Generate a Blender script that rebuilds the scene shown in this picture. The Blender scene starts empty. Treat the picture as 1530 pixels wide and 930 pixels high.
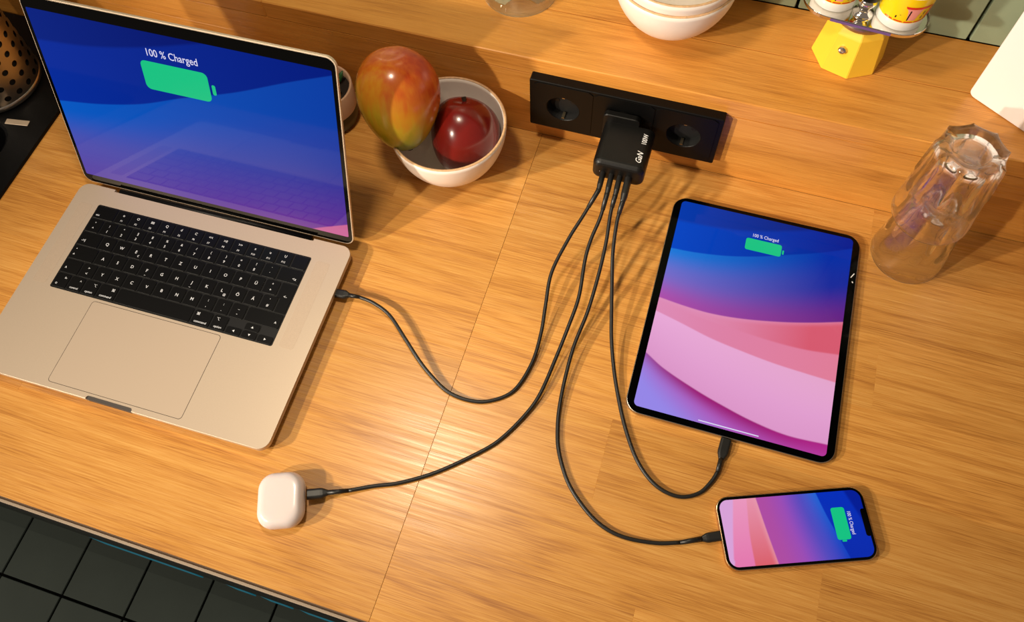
import bpy, bmesh, math, random
from mathutils import Vector, Matrix
from math import sin, cos, pi, sqrt

# ------------------------------------------------------------------ camera
SC = bpy.context.scene
COL = SC.collection
cam_data = bpy.data.cameras.new('camera')
cam = bpy.data.objects.new('camera', cam_data)
COL.objects.link(cam)
RX = Vector((0.95367, 0.29836, -0.03858))
RY = Vector((0.24297, -0.83948, -0.48604))
RZ = Vector((-0.17741, 0.45415, -0.87308))
cm = Matrix((RX, -RY, -RZ)).transposed().to_4x4()
cm.translation = Vector((0.17819, -0.63552, 0.87392))
cam.matrix_world = cm
cam_data.sensor_width = 36.0
cam_data.sensor_fit = 'HORIZONTAL'
cam_data.lens = 1287.66 * 36 / 1530
cam_data.shift_x = 17.85 / 1530
cam_data.shift_y = -84.26 / 1530
cam_data.clip_start = 0.02
SC.camera = cam

# ------------------------------------------------------------------ view, world, lights
SC.view_settings.view_transform = 'Standard'
SC.view_settings.look = 'None'
SC.view_settings.exposure = 0.0
SC.view_settings.gamma = 1.0
SC.view_settings.use_curve_mapping = False

world = bpy.data.worlds.new('room_ambience')
SC.world = world
world.use_nodes = True
bg = world.node_tree.nodes['Background']
bg.inputs[0].default_value = (1.0, 0.82, 0.66, 1)
bg.inputs[1].default_value = 0.20


def lamp(name, loc, target, energy, size, color, spread=180.0):
    ld = bpy.data.lights.new(name, 'AREA')
    ld.shape = 'DISK'
    ld.size = size
    ld.energy = energy
    ld.color = color
    ld.spread = math.radians(spread)
    o = bpy.data.objects.new(name, ld)
    COL.objects.link(o)
    o.location = loc
    d = Vector(target) - Vector(loc)
    o.rotation_euler = d.to_track_quat('-Z', 'Y').to_euler()
    return o


lamp('low_lamp', (-1.16, -1.20, 0.84), (0.20, -0.05, 0.05), 2.9, 0.07, (1.0, 0.87, 0.70), 54.0)
lamp('second_low_lamp', (-0.90, -1.55, 1.02), (0.18, -0.03, 0.05), 3.0, 0.07, (1.0, 0.88, 0.71), 62.0)
lamp('ceiling_lamp', (-0.180, -0.205, 0.98), (-0.05, -0.36, 0.0), 4.4, 0.12, (1.0, 0.85, 0.64))


# ------------------------------------------------------------------ materials
def srgb(c):
    if isinstance(c, str):
        c = c.lstrip('#')
        c = [int(c[i:i + 2], 16) / 255 for i in (0, 2, 4)]
    return tuple(((x / 12.92) if x <= 0.04045 else ((x + 0.055) / 1.055) ** 2.4) for x in c)


def mat(name, color, rough=0.5, metal=0.0, bump=None, var=0.0, spec=None, coat=0.0, trans=0.0, ior=1.45,
        emit=None, estr=0.0, nscale=40.0, sss=0.0):
    m = bpy.data.materials.new(name)
    m.use_nodes = True
    nt = m.node_tree
    b = nt.nodes['Principled BSDF']
    c = srgb(color)
    b.inputs['Base Color'].default_value = (*c, 1)
    b.inputs['Roughness'].default_value = rough
    b.inputs['Metallic'].default_value = metal
    b.inputs['IOR'].default_value = ior
    b.inputs['Transmission Weight'].default_value = trans
    b.inputs['Coat Weight'].default_value = coat
    if sss:
        b.inputs['Subsurface Weight'].default_value = sss
        b.inputs['Subsurface Scale'].default_value = 0.003
    if spec is not None:
        b.inputs['Specular IOR Level'].default_value = spec
    if emit:
        b.inputs['Emission Color'].default_value = (*srgb(emit), 1)
        b.inputs['Emission Strength'].default_value = estr
    if var or bump:
        tc = nt.nodes.new('ShaderNodeTexCoord')
        n = nt.nodes.new('ShaderNodeTexNoise')
        n.inputs['Scale'].default_value = nscale
        n.inputs['Detail'].default_value = 5
        nt.links.new(tc.outputs['Object'], n.inputs['Vector'])
        if var:
            r = nt.nodes.new('ShaderNodeMapRange')
            r.inputs['From Min'].default_value = 0.3
            r.inputs['From Max'].default_value = 0.7
            r.inputs['To Min'].default_value = 1 - var
            r.inputs['To Max'].default_value = 1 + var
            nt.links.new(n.outputs['Fac'], r.inputs['Value'])
            mx = nt.nodes.new('ShaderNodeVectorMath')
            mx.operation = 'SCALE'
            mx.inputs[0].default_value = c
            nt.links.new(r.outputs['Result'], mx.inputs['Scale'])
            nt.links.new(mx.outputs['Vector'], b.inputs['Base Color'])
        if bump:
            bp = nt.nodes.new('ShaderNodeBump')
            bp.inputs['Strength'].default_value = bump
            bp.inputs['Distance'].default_value = 0.0005
            nt.links.new(n.outputs['Fac'], bp.inputs['Height'])
            nt.links.new(bp.outputs['Normal'], b.inputs['Normal'])
    return m


def oak(name, dark='#A1662A', mid='#CA8D42', light='#DCA55A', lo=0.88, hi=1.07, rough=0.29):
    m = bpy.data.materials.new(name)
    m.use_nodes = True
    nt = m.node_tree
    N, L = nt.nodes, nt.links
    b = N['Principled BSDF']
    tc = N.new('ShaderNodeTexCoord')
    oi = N.new('ShaderNodeObjectInfo')
    off = N.new('ShaderNodeVectorMath'); off.operation = 'SCALE'
    off.inputs[0].default_value = (7.3, 3.1, 1.7)
    L.new(oi.outputs['Random'], off.inputs['Scale'])
    add = N.new('ShaderNodeVectorMath'); add.operation = 'ADD'
    L.new(tc.outputs['Object'], add.inputs[0]); L.new(off.outputs['Vector'], add.inputs[1])

    def mapped(s, src=None):
        mp = N.new('ShaderNodeMapping')
        mp.inputs['Scale'].default_value = s
        L.new(src or add.outputs['Vector'], mp.inputs['Vector'])
        return mp.outputs['Vector']

    def noise(vec, scale, detail=4, rough_=0.55, dist=0.0):
        n = N.new('ShaderNodeTexNoise')
        n.inputs['Scale'].default_value = scale
        n.inputs['Detail'].default_value = detail
        n.inputs['Roughness'].default_value = rough_
        n.inputs['Distortion'].default_value = dist
        L.new(vec, n.inputs['Vector'])
        return n.outputs['Fac']

    def math_(op, a, b_=None, c=None):
        n = N.new('ShaderNodeMath'); n.operation = op
        for i, v in enumerate((a, b_, c)):
            if v is None: continue
            if isinstance(v, (int, float)): n.inputs[i].default_value = v
            else: L.new(v, n.inputs[i])
        return n.outputs[0]

    # growth rings: slow field stretched along the grain, folded into bands
    field = noise(mapped((1.3, 9.0, 9.0)), 1.0, 2, 0.5, 0.3)
    ringv = math_('MULTIPLY', field, 22.0)
    wob = noise(mapped((6.0, 60.0, 60.0)), 1.0, 3, 0.6)
    ringv = math_('ADD', ringv, math_('MULTIPLY', wob, 1.6))
    rings = math_('MULTIPLY_ADD', math_('SINE', math_('MULTIPLY', ringv, 2.6)), 0.5, 0.5)
    rings = math_('POWER', rings, 3.0)
    streak = noise(mapped((4.0, 210.0, 210.0)), 1.0, 5, 0.7)
    broad = noise(mapped((1.6, 16.0, 16.0)), 1.0, 3, 0.5)
    pores = noise(mapped((22.0, 1100.0, 1100.0)), 1.0, 2, 0.6)
    v = math_('SUBTRACT', math_('MULTIPLY', streak, 0.40), math_('MULTIPLY', rings, 0.08))
    v = math_('ADD', v, math_('MULTIPLY', broad, 0.25))
    v = math_('ADD', v, math_('MULTIPLY', pores, 0.60))
    ramp = N.new('ShaderNodeValToRGB')
    e = ramp.color_ramp.elements
    e[0].position = 0.40; e[0].color = (*srgb(dark), 1)
    e[1].position = 0.80; e[1].color = (*srgb(light), 1)
    k = e.new(0.60); k.color = (*srgb(mid), 1)
    L.new(v, ramp.inputs['Fac'])
    tone = N.new('ShaderNodeMapRange')
    tone.inputs['To Min'].default_value = lo
    tone.inputs['To Max'].default_value = hi
    L.new(oi.outputs['Random'], tone.inputs['Value'])
    sc = N.new('ShaderNodeVectorMath'); sc.operation = 'SCALE'
    L.new(ramp.outputs['Color'], sc.inputs[0]); L.new(tone.outputs['Result'], sc.inputs['Scale'])
    L.new(sc.outputs['Vector'], b.inputs['Base Color'])
    rr = N.new('ShaderNodeMapRange')
    rr.inputs['From Min'].default_value = 0.4; rr.inputs['From Max'].default_value = 0.65
    rr.inputs['To Min'].default_value = rough + 0.08; rr.inputs['To Max'].default_value = rough - 0.05
    L.new(streak, rr.inputs['Value']); L.new(rr.outputs['Result'], b.inputs['Roughness'])
    bp = N.new('ShaderNodeBump')
    bp.inputs['Strength'].default_value = 0.10
    bp.inputs['Distance'].default_value = 0.0004
    L.new(math_('ADD', streak, pores), bp.inputs['Height'])
    L.new(bp.outputs['Normal'], b.inputs['Normal'])
    return m


M = {}
M['oak'] = oak('oak_worktop')
M['oak_ledge'] = oak('oak_ledge', '#AA6C2A', '#CC8A3C', '#D99A4A', 0.96, 1.04)
M['alu'] = mat('anodised_aluminium', '#C8B59F', 0.40, 0.40, var=0.02, nscale=900)
M['alu_pad'] = mat('trackpad_glass', '#C9B59F', 0.38, 0.38)
M['alu_dark'] = mat('dark_groove', '#4A4038', 0.5, 0.3)
M['grille'] = mat('speaker_grille', '#BEAA94', 0.5, 0.35, var=0.12, nscale=2500)
M['black_gloss'] = mat('black_glass', '#050505', 0.06, 0)
M['black_bezel'] = mat('black_bezel', '#030303', 0.08, 0, spec=0.15)
M['black_matte'] = mat('black_plastic', '#050505', 0.42, 0, spec=0.2, bump=0.2, nscale=1500)
M['black_deep'] = mat('black_recess', '#040404', 0.7)
M['charger'] = mat('charger_plastic', '#0B0A09', 0.40, spec=0.35, bump=0.15, nscale=2500)
M['keyblack'] = mat('key_black', '#0B0B0B', 0.28)
M['wellblack'] = mat('well_black', '#060606', 0.5)
M['legend'] = mat('legend_white', '#C8C8C8', 0.5, emit='#FFFFFF', estr=0.12)
M['cable'] = mat('cable_rubber', '#191817', 0.4)
M['white_print'] = mat('white_print', '#E8E8E8', 0.5)
M['led'] = mat('led', '#FFFFFF', 0.5, emit='#FFFFFF', estr=0.8)
M['white_plastic'] = mat('white_plastic', '#D6C9C6', 0.22, coat=0.3, sss=0.1)
M['white_box'] = mat('white_satin', '#F3EAE6', 0.45)
M['steel'] = mat('steel', '#C9C4BE', 0.22, 1.0)
M['steel_dark'] = mat('brushed_steel', '#B0A89F', 0.3, 1.0, bump=0.2, nscale=300)
M['ceramic'] = mat('cream_ceramic', '#EDE2D8', 0.28, var=0.03, nscale=60)
M['rim_brown'] = mat('bare_clay_rim', '#CBA37A', 0.5, var=0.15, nscale=300)
M['cup_white'] = mat('cup_porcelain', '#F2EEE8', 0.15)
M['cup_yellow'] = mat('cup_yellow', '#F5D010', 0.2)
M['print_red'] = mat('print_red', '#D8301C', 0.25)
M['print_pink'] = mat('print_pink', '#EE9A90', 0.25)
M['print_black'] = mat('print_black', '#14100C', 0.3)
M['moka_yellow'] = mat('moka_yellow', '#F9C93A', 0.38, coat=0.15)
M['glass'] = mat('clear_glass', '#FFFFFF', 0.0, trans=1.0, ior=1.48)
_nt = M['glass'].node_tree
_mx = _nt.nodes.new('ShaderNodeMixShader'); _tr = _nt.nodes.new('ShaderNodeBsdfTransparent')
_mx.inputs[0].default_value = 0.14
_nt.links.new(_nt.nodes['Principled BSDF'].outputs[0], _mx.inputs[1])
_nt.links.new(_tr.outputs[0], _mx.inputs[2])
_nt.links.new(_mx.outputs[0], _nt.nodes['Material Output'].inputs['Surface'])
M['clear_plastic'] = mat('clear_plastic', '#F4F2F0', 0.04, trans=1.0, ior=1.45)
M['tile_green'] = mat('sage_tile', '#8D9A80', 0.22, var=0.10, nscale=9, bump=0.3)
M['edge_brown'] = mat('dark_edge_band', '#5A4330', 0.5)
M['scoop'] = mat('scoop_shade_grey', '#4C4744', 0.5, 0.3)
M['tray'] = mat('polished_steel', '#E6E2DC', 0.06, 1.0)
M['grout'] = mat('dark_grout', '#17150F', 0.8)
M['floor_tile'] = mat('floor_tile', '#8A9C94', 0.3, var=0.08, nscale=7)
M['floor_grout'] = mat('floor_grout', '#080A08', 0.9)
M['sink'] = mat('black_sink', '#050506', 0.45, spec=0.25, bump=0.3, nscale=800)
M['cabinet'] = mat('cabinet_black', '#0A0B0B', 0.35)
M['oven_glass'] = mat('oven_glass', '#050706', 0.03, spec=0.12, ior=1.25)
M['teal'] = mat('teal_reflection', '#0C3A48', 0.3, emit='#1E8CA4', estr=0.30)  # glowing colour that imitates a teal reflection
M['pot_top'] = mat('pot_glaze', '#C6A084', 0.4)
M['pot_dark'] = mat('pot_dark', '#17130F', 0.4)
M['soil'] = mat('soil', '#1E140C', 0.9, bump=0.8, nscale=400)
M['leaf'] = mat('leaf_green', '#2C5A30', 0.4, var=0.2, nscale=80)
M['stem'] = mat('stem_brown', '#2A1A0E', 0.7)
M['icon_green'] = mat('icon_green', '#000000', 0.2, emit='#12C684', estr=0.95, spec=0.3)
M['icon_white'] = mat('icon_white', '#000000', 0.2, emit='#E6E4FF', estr=0.9, spec=0.3)
M['gold'] = mat('gold_frame', '#C9A880', 0.25, 1.0)
M['brass'] = mat('brass_contact', '#C0B090', 0.3, 1.0)
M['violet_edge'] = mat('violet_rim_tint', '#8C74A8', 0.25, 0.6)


def fruit_mat(name, cols, axis_scale, seed, streak=1.0):
    m = bpy.data.materials.new(name); m.use_nodes = True
    nt = m.node_tree; N, L = nt.nodes, nt.links
    b = N['Principled BSDF']
    tc = N.new('ShaderNodeTexCoord')
    dotn = N.new('ShaderNodeVectorMath'); dotn.operation = 'DOT_PRODUCT'
    dotn.inputs[1].default_value = axis_scale
    L.new(tc.outputs['Object'], dotn.inputs[0])
    n1 = N.new('ShaderNodeTexNoise'); n1.inputs['Scale'].default_value = 24; n1.inputs['Detail'].default_value = 3
    L.new(tc.outputs['Object'], n1.inputs['Vector'])
    mp = N.new('ShaderNodeMapping'); mp.inputs['Scale'].default_value = (160, 160, 18)
    mp.inputs['Location'].default_value = (seed, 0, 0)
    L.new(tc.outputs['Object'], mp.inputs['Vector'])
    n2 = N.new('ShaderNodeTexNoise'); n2.inputs['Scale'].default_value = 1.0; n2.inputs['Detail'].default_value = 4
    L.new(mp.outputs['Vector'], n2.inputs['Vector'])
    a = N.new('ShaderNodeMath'); a.operation = 'MULTIPLY_ADD'
    L.new(n1.outputs['Fac'], a.inputs[0]); a.inputs[1].default_value = 0.55; L.new(dotn.outputs['Value'], a.inputs[2])
    c = N.new('ShaderNodeMath'); c.operation = 'MULTIPLY_ADD'
    L.new(n2.outputs['Fac'], c.inputs[0]); c.inputs[1].default_value = 0.35 * streak; L.new(a.outputs[0], c.inputs[2])
    r = N.new('ShaderNodeValToRGB')
    els = r.color_ramp.elements
    els[0].position, els[0].color = cols[0][0], (*srgb(cols[0][1]), 1)
    els[1].position, els[1].color = cols[-1][0], (*srgb(cols[-1][1]), 1)
    for p, cc in cols[1:-1]:
        k = els.new(p); k.color = (*srgb(cc), 1)
    L.new(c.outputs[0], r.inputs['Fac'])
    L.new(r.outputs['Color'], b.inputs['Base Color'])
    b.inputs['Roughness'].default_value = 0.24
    b.inputs['Coat Weight'].default_value = 0.2
    bp = N.new('ShaderNodeBump'); bp.inputs['Strength'].default_value = 0.25; bp.inputs['Distance'].default_value = 0.002
    L.new(n1.outputs['Fac'], bp.inputs['Height']); L.new(bp.outputs['Normal'], b.inputs['Normal'])
    return m


def screen_mat(name, strength):
    m = bpy.data.materials.new(name); m.use_nodes = True
    nt = m.node_tree
    b = nt.nodes['Principled BSDF']
    a = nt.nodes.new('ShaderNodeAttribute'); a.attribute_name = 'wallpaper'
    b.inputs['Base Color'].default_value = (0, 0, 0, 1)
    b.inputs['Roughness'].default_value = 0.05
    b.inputs['Specular IOR Level'].default_value = 0.09
    nt.links.new(a.outputs['Color'], b.inputs['Emission Color'])
    b.inputs['Emission Strength'].default_value = strength
    return m


M['screen'] = screen_mat('lit_screen', 0.92)


# ------------------------------------------------------------------ object helpers
def mm(*v):
    return tuple(x / 1000.0 for x in v)


def link(name, bm, material, parent=None, smooth=False, loc=None, recalc=True):
    me = bpy.data.meshes.new(name)
    if recalc:
        bmesh.ops.recalc_face_normals(bm, faces=bm.faces)
    bm.to_mesh(me); bm.free()
    if smooth:
        for p in me.polygons: p.use_smooth = True
    if material is not None:
        me.materials.append(material)
    o = bpy.data.objects.new(name, me)
    COL.objects.link(o)
    if parent: o.parent = parent
    if loc: o.location = loc
    return o


def tag(o, label, cat, group=None):
    o['label'] = label; o['category'] = cat
    if group: o['group'] = group
    return o


def thing(name, label, cat, loc=(0, 0, 0), rz=0.0, group=None):
    o = bpy.data.objects.new(name, None)
    o.empty_display_size = 0.02
    COL.objects.link(o)
    o.location = loc; o.rotation_euler = (0, 0, rz)
    return tag(o, label, cat, group)


def struct_(name, bm, m, **k):
    o = link(name, bm, m, **k); o['kind'] = 'structure'; return o


def rr(w, h, r, seg=6):
    pts = []
    r = max(min(r, w / 2 - 1e-6, h / 2 - 1e-6), 1e-6)
    for cx, cy, a0 in ((w / 2 - r, h / 2 - r, 0), (-w / 2 + r, h / 2 - r, pi / 2),
                       (-w / 2 + r, -h / 2 + r, pi), (w / 2 - r, -h / 2 + r, 1.5 * pi)):
        for i in range(seg + 1):
            a = a0 + i * pi / 2 / seg
            pts.append((cx + r * cos(a), cy + r * sin(a)))
    return pts


def stack(bm, loops, f=lambda x, y, z: (x, y, z), cap0=True, cap1=True):
    """loops: list of lists of 3-tuples with equal counts"""
    rings = [[bm.verts.new(f(*p)) for p in lp] for lp in loops]
    n = len(rings[0])
    for a, b in zip(rings, rings[1:]):
        for i in range(n):
            bm.faces.new((a[i], a[(i + 1) % n], b[(i + 1) % n], b[i]))
    if cap0: bm.faces.new(rings[0][::-1])
    if cap1: bm.faces.new(rings[-1])
    return rings


def slab(bm, cx, cy, z0, z1, w, h, r, e0=0.0, e1=0.0, f=lambda x, y, z: (x, y, z), seg=6, es=3, shape=None):
    """rounded-corner slab, edges rounded by e0 (bottom) and e1 (top)"""
    prof = []
    if e0:
        for i in range(es + 1):
            a = pi / 2 * i / es
            prof.append((e0 * (1 - sin(a)), z0 + e0 * (1 - cos(a))))
    else: prof.append((0, z0))
    if e1:
        for i in range(es + 1):
            a = pi / 2 * i / es
            prof.append((e1 * (1 - cos(a)), z1 - e1 * (1 - sin(a))))
    else: prof.append((0, z1))
    loops = [[(cx + x, cy + y, z) for x, y in rr(w - 2 * ins, h - 2 * ins, max(r - ins, 1e-5), seg)] for ins, z in prof]
    stack(bm, loops, f)


def box(bm, x0, x1, y0, y1, z0, z1, bev=0.0, f=None):
    vs = [bm.verts.new((x, y, z)) for x in (x0, x1) for y in (y0, y1) for z in (z0, z1)]
    idx = ((0, 1, 3, 2), (4, 6, 7, 5), (0, 4, 5, 1), (2, 3, 7, 6), (0, 2, 6, 4), (1, 5, 7, 3))
    fs = [bm.faces.new([vs[i] for i in q]) for q in idx]
    if bev:
        es = list({e for q in fs for e in q.edges})
        bmesh.ops.bevel(bm, geom=es, offset=bev, segments=1, affect='EDGES')
    return fs


def lathe(bm, prof, n=64, cx=0, cy=0, cz=0, rot=None, mod=None):
    rings = []
    for k, (r, z) in enumerate(prof):
        if r < 1e-7:
            v = Vector((0, 0, z))
            if rot: v = rot @ v
            rings.append([bm.verts.new((v.x + cx, v.y + cy, v.z + cz))])
        else:
            ring = []
            for i in range(n):
                a = 2 * pi * i / n
                q = r * (mod(a, r, z) if mod else 1)
                v = Vector((q * cos(a), q * sin(a), z))
                if rot: v = rot @ v
                ring.append(bm.verts.new((v.x + cx, v.y + cy, v.z + cz)))
            rings.append(ring)
    for a, b in zip(rings, rings[1:]):
        if len(a) == 1 and len(b) == 1: continue
        for i in range(n):
            j = (i + 1) % n
            if len(a) == 1: bm.faces.new((a[0], b[j], b[i]))
            elif len(b) == 1: bm.faces.new((a[i], a[j], b[0]))
            else: bm.faces.new((a[i], a[j], b[j], b[i]))
    return rings


def catmull(pts, sub=6):
    P = [Vector(p) for p in pts]
    P = [2 * P[0] - P[1]] + P + [2 * P[-1] - P[-2]]
    out = []
    for i in range(1, len(P) - 2):
        a, b, c, d = P[i - 1:i + 3]
        for s in range(sub):
            t = s / sub
            out.append(0.5 * ((2 * b) + (c - a) * t + (2 * a - 5 * b + 4 * c - d) * t * t + (3 * b - a - 3 * c + d) * t ** 3))
    out.append(P[-2])
    return out


def tube(bm, pts, r, n=12, radii=None):
    pts = [Vector(p) for p in pts]
    rings = []
    up = Vector((0, 0, 1))
    for i, p in enumerate(pts):
        t = (pts[min(i + 1, len(pts) - 1)] - pts[max(i - 1, 0)]).normalized()
        s = t.cross(up)
        if s.length < 1e-4: s = Vector((1, 0, 0))
        s.normalize(); u = s.cross(t)
        q = radii[i] if radii else r
        rings.append([bm.verts.new(p + q * (cos(2 * pi * k / n) * s + sin(2 * pi * k / n) * u)) for k in range(n)])
    for a, b in zip(rings, rings[1:]):
        for k in range(n):
            bm.faces.new((a[k], a[(k + 1) % n], b[(k + 1) % n], b[k]))
    bm.faces.new(rings[0][::-1]); bm.faces.new(rings[-1])


def text_mesh(body, size, extrude=0.0):
    cu = bpy.data.curves.new('text_curve', 'FONT')
    cu.body = body; cu.size = size; cu.align_x = 'CENTER'; cu.align_y = 'CENTER'
    cu.extrude = extrude; cu.resolution_u = 3; cu.offset = size * 0.006
    o = bpy.data.objects.new('text_tmp', cu)
    COL.objects.link(o)
    dg = bpy.context.evaluated_depsgraph_get()
    dg.update()
    me = bpy.data.meshes.new_from_object(o.evaluated_get(dg))
    bpy.data.objects.remove(o); bpy.data.curves.remove(cu)
    return me


def text_obj(name, body, size, material, parent, f, width=None, shear=0.0, bold=0.0):
    """flat lettering; f maps local (x,y) to parent space"""
    me = text_mesh(body, size)
    xs = [v.co.x for v in me.vertices]
    k = 1.0 if width is None or not xs else width / (max(xs) - min(xs))
    mid = (max(xs) + min(xs)) / 2 if xs else 0
    for v in me.vertices:
        v.co = Vector(f((v.co.x - mid) * k + shear * v.co.y, v.co.y))
    me.materials.clear(); me.materials.append(material)
    o = bpy.data.objects.new(name, me)
    COL.objects.link(o); o.parent = parent
    return o


# ------------------------------------------------------------------ floor, back wall, units
H = 0.1345      # height of the ledge
D = 0.1525      # depth of the ledge
YF = -0.5956    # front edge of the worktop
XL = -0.6173    # left end of the worktop, where the sink begins
XR = 1.15
FZ = -0.880

bm = bmesh.new(); box(bm, -2.4, 1.8, -2.6, D + 0.1, FZ - 0.06, FZ - 0.006)
floor = struct_('floor', bm, M['floor_grout'])
tp = 0.137
tb = bmesh.new(); box(tb, -tp / 2 + 0.0025, tp / 2 - 0.0025, -tp / 2 + 0.0025, tp / 2 - 0.0025, -0.006, 0.0, 0.0008)
proto = link('tile', tb, M['floor_tile'], floor)
first = True
for i in range(-5, 6):
    for j in range(-3, 3):
        o = proto if first else proto.copy()
        if not first: COL.objects.link(o); o.parent = floor
        first = False
        o.location = (-0.772 + tp / 2 + i * tp, -0.6865 + tp / 2 + j * tp, FZ)

bm = bmesh.new(); box(bm, -2.4, 1.8, D + 0.012, D + 0.1, FZ, 1.7)
wall = struct_('wall_back', bm, M['grout'])
tw = 0.187
tb = bmesh.new(); box(tb, -tw / 2 + 0.0018, tw / 2 - 0.0018, 0, 0.012, 0.0006, tw - 0.0022, 0.0008)
proto = link('tile', tb, M['tile_green'], wall)
first = True
for i in range(-6, 6):
    for j in range(3):
        o = proto if first else proto.copy()
        if not first: COL.objects.link(o); o.parent = wall
        first = False
        o.location = (0.445 + tw / 2 + i * tw, D, H + 0.0005 + j * tw)

# worktop of oak staves
random.seed(11)
work = thing('oak_worktop', 'orange oak kitchen worktop of glued staves with a cross seam', 'worktop')
TH = 0.036


def stave(x0, x1, y0, y1, z0, z1, m, parent, g=0.0, bev=0.00012):
    b = bmesh.new()
    hx, hy, hz = (x1 - x0) / 2 - g, (y1 - y0) / 2 - g, (z1 - z0) / 2
    box(b, -hx, hx, -hy, hy, -hz, hz, bev)
    return link('plank', b, m, parent, loc=((x0 + x1) / 2, (y0 + y1) / 2, (z0 + z1) / 2))


def rows(x0, x1, ys, seed, lens, fixed={}):
    rnd = random.Random(seed)
    for k, (a, b) in enumerate(zip(ys, ys[1:])):
        if k in fixed:
            cuts = [x0] + fixed[k] + [x1]
        else:
            cuts = [x0]; x = x0 + rnd.uniform(0.15, lens)
            while x < x1 - 0.12:
                cuts.append(x); x += rnd.uniform(0.6, 1.1) * lens
            cuts.append(x1)
        for p, q in zip(cuts, cuts[1:]):
            stave(p, q, b, a, -TH, 0, M['oak'], work)


rows(XL, -0.00018, [-0.0002, -0.0586, -0.1453, -0.2313, -0.318, -0.4045, -0.491, YF + 0.001], 5, 0.55,
     {2: [-0.34], 3: [-0.1425]})
rows(0.00018, XR, [-0.0002, -0.077, -0.163, -0.2495, -0.336, -0.4225, -0.509, YF + 0.001], 9, 0.7)

# edge strip of the worktop
b = bmesh.new(); box(b, XL, XR, YF, YF + 0.001, -TH, -0.0002)
link('edge_band', b, M['edge_brown'], work)

# upstand and ledge
up = thing('oak_upstand', 'vertical oak upstand board behind the worktop', 'upstand')
stave(-1.5, XR, 0.0, 0.02, 0.0, 0.0705, M['oak_ledge'], up, 0.0, 0.0002)
stave(-1.5, XR, 0.0, 0.02, 0.0705, H - 0.0261, M['oak_ledge'], up, 0.0, 0.0001)
b = bmesh.new(); box(b, -1.5, XR, 0.0202, D + 0.01, -0.03, H - 0.027)
link('backing', b, M['cabinet'], up)
led = thing('oak_ledge', 'raised oak ledge board running along the tiled wall', 'shelf')
for x0, x1, y0, y1 in ((-1.5, -0.35, 0.0, 0.078), (-0.35, XR, 0.0, 0.078), (-1.5, 0.1, 0.078, D), (0.1, XR, 0.078, D)):
    b = bmesh.new()
    hx, hy, hz = (x1 - x0) / 2, (y1 - y0) / 2, 0.013
    box(b, -hx, hx, -hy, hy, -hz, hz, 0.0012 if y0 == 0 else 0.0001)
    link('plank', b, M['oak_ledge'], led, loc=((x0 + x1) / 2, (y0 + y1) / 2, H - hz))

# units under the worktop
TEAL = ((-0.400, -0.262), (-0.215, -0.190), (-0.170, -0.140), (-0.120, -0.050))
app = thing('built_in_oven', 'glossy black built-in appliance front under the worktop edge', 'appliance', (-0.6, -0.3, FZ))
def appf(x, y, z): return (x + 0.6, y + 0.3, z - FZ)
b = bmesh.new(); box(b, -1.15, 0.05, -0.575, -0.02, FZ + 0.0, -0.20)
for v in b.verts: v.co = Vector(appf(*v.co))
link('body', b, M['cabinet'], app)
b = bmesh.new(); box(b, -1.15, 0.05, -0.5965, -0.5755, -0.85, -0.152, 0.001)
for v in b.verts: v.co = Vector(appf(*v.co))
link('glass_front', b, M['oven_glass'], app)
b = bmesh.new(); box(b, -1.15, 0.05, -0.5985, -0.5755, -0.150, -0.078, 0.001)
for v in b.verts: v.co = Vector(appf(*v.co))
cp = link('control_panel', b, M['cabinet'], app)
b = bmesh.new(); box(b, -1.15, 0.05, -0.5970, -0.5755, -0.074, -0.068, 0.0008)
for v in b.verts: v.co = Vector(appf(*v.co))
link('steel_trim', b, M['alu'], app)
for x0, x1 in TEAL:  # emissive strips painted as a reflection in the glass front
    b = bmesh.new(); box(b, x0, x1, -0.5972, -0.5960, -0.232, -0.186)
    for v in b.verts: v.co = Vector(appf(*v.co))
    link('reflection_strip', b, M['teal'], app)
b = bmesh.new(); box(b, 0.052, XR, -0.590, -0.02, FZ, -TH - 0.001)
tag(link('base_cabinet', b, M['cabinet']), 'black base cabinet carrying the right part of the worktop', 'cabinet')

# ------------------------------------------------------------------ sink with cutlery holder at the left
sink = thing('composite_sink', 'matt black sink with raised deck left of the worktop', 'sink', (-0.9, -0.3, 0))
bm = bmesh.new()
x0, x1, y0, y1 = -0.60, 0.2825, YF + 0.3 + 0.003, 0.298
bx0, bx1, by0, by1 = -0.55, 0.242, -0.25, 0.122
outer = [(cx * 1.0, cy) for cx, cy in rr(x1 - x0, y1 - y0, 0.01, 5)]
inner = [(cx * 1.0, cy) for cx, cy in rr(bx1 - bx0, by1 - by0, 0.035, 5)]
ocx, ocy = (x0 + x1) / 2, (y0 + y1) / 2
icx, icy = (bx0 + bx1) / 2, (by0 + by1) / 2
L_ = [[(ocx + x, ocy + y, -TH) for x, y in outer], [(ocx + x, ocy + y, 0.002) for x, y in outer],
      [(ocx + x * 0.998, ocy + y * 0.998, 0.004) for x, y in outer],
      [(icx + x * 1.01, icy + y * 1.01, 0.004) for x, y in inner], [(icx + x, icy + y, 0.001) for x, y in inner],
      [(icx + x * 0.97, icy + y * 0.96, -0.19) for x, y in inner]]
stack(bm, L_, cap0=False)
link('basin', bm, M['sink'], sink)
bm = bmesh.new(); lathe(bm, [(0, -0.186), (0.04, -0.186), (0.045, -0.189)], 32, icx, icy, 0)
link('drain', bm, M['steel'], sink)

# perforated cutlery holder
hold = thing('cutlery_holder', 'shiny steel cutlery holder with round punched holes standing behind the sink', 'holder', (-0.722, -0.118, 0.004))
R_, ncol, nrow, hh = 0.058, 21, 7, 0.0
bm = bmesh.new()
pitch = 2 * pi * R_ / ncol
z00 = 0.012


def cylp(u, z, r=R_): return (r * cos(u / R_), r * sin(u / R_), z)


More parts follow.
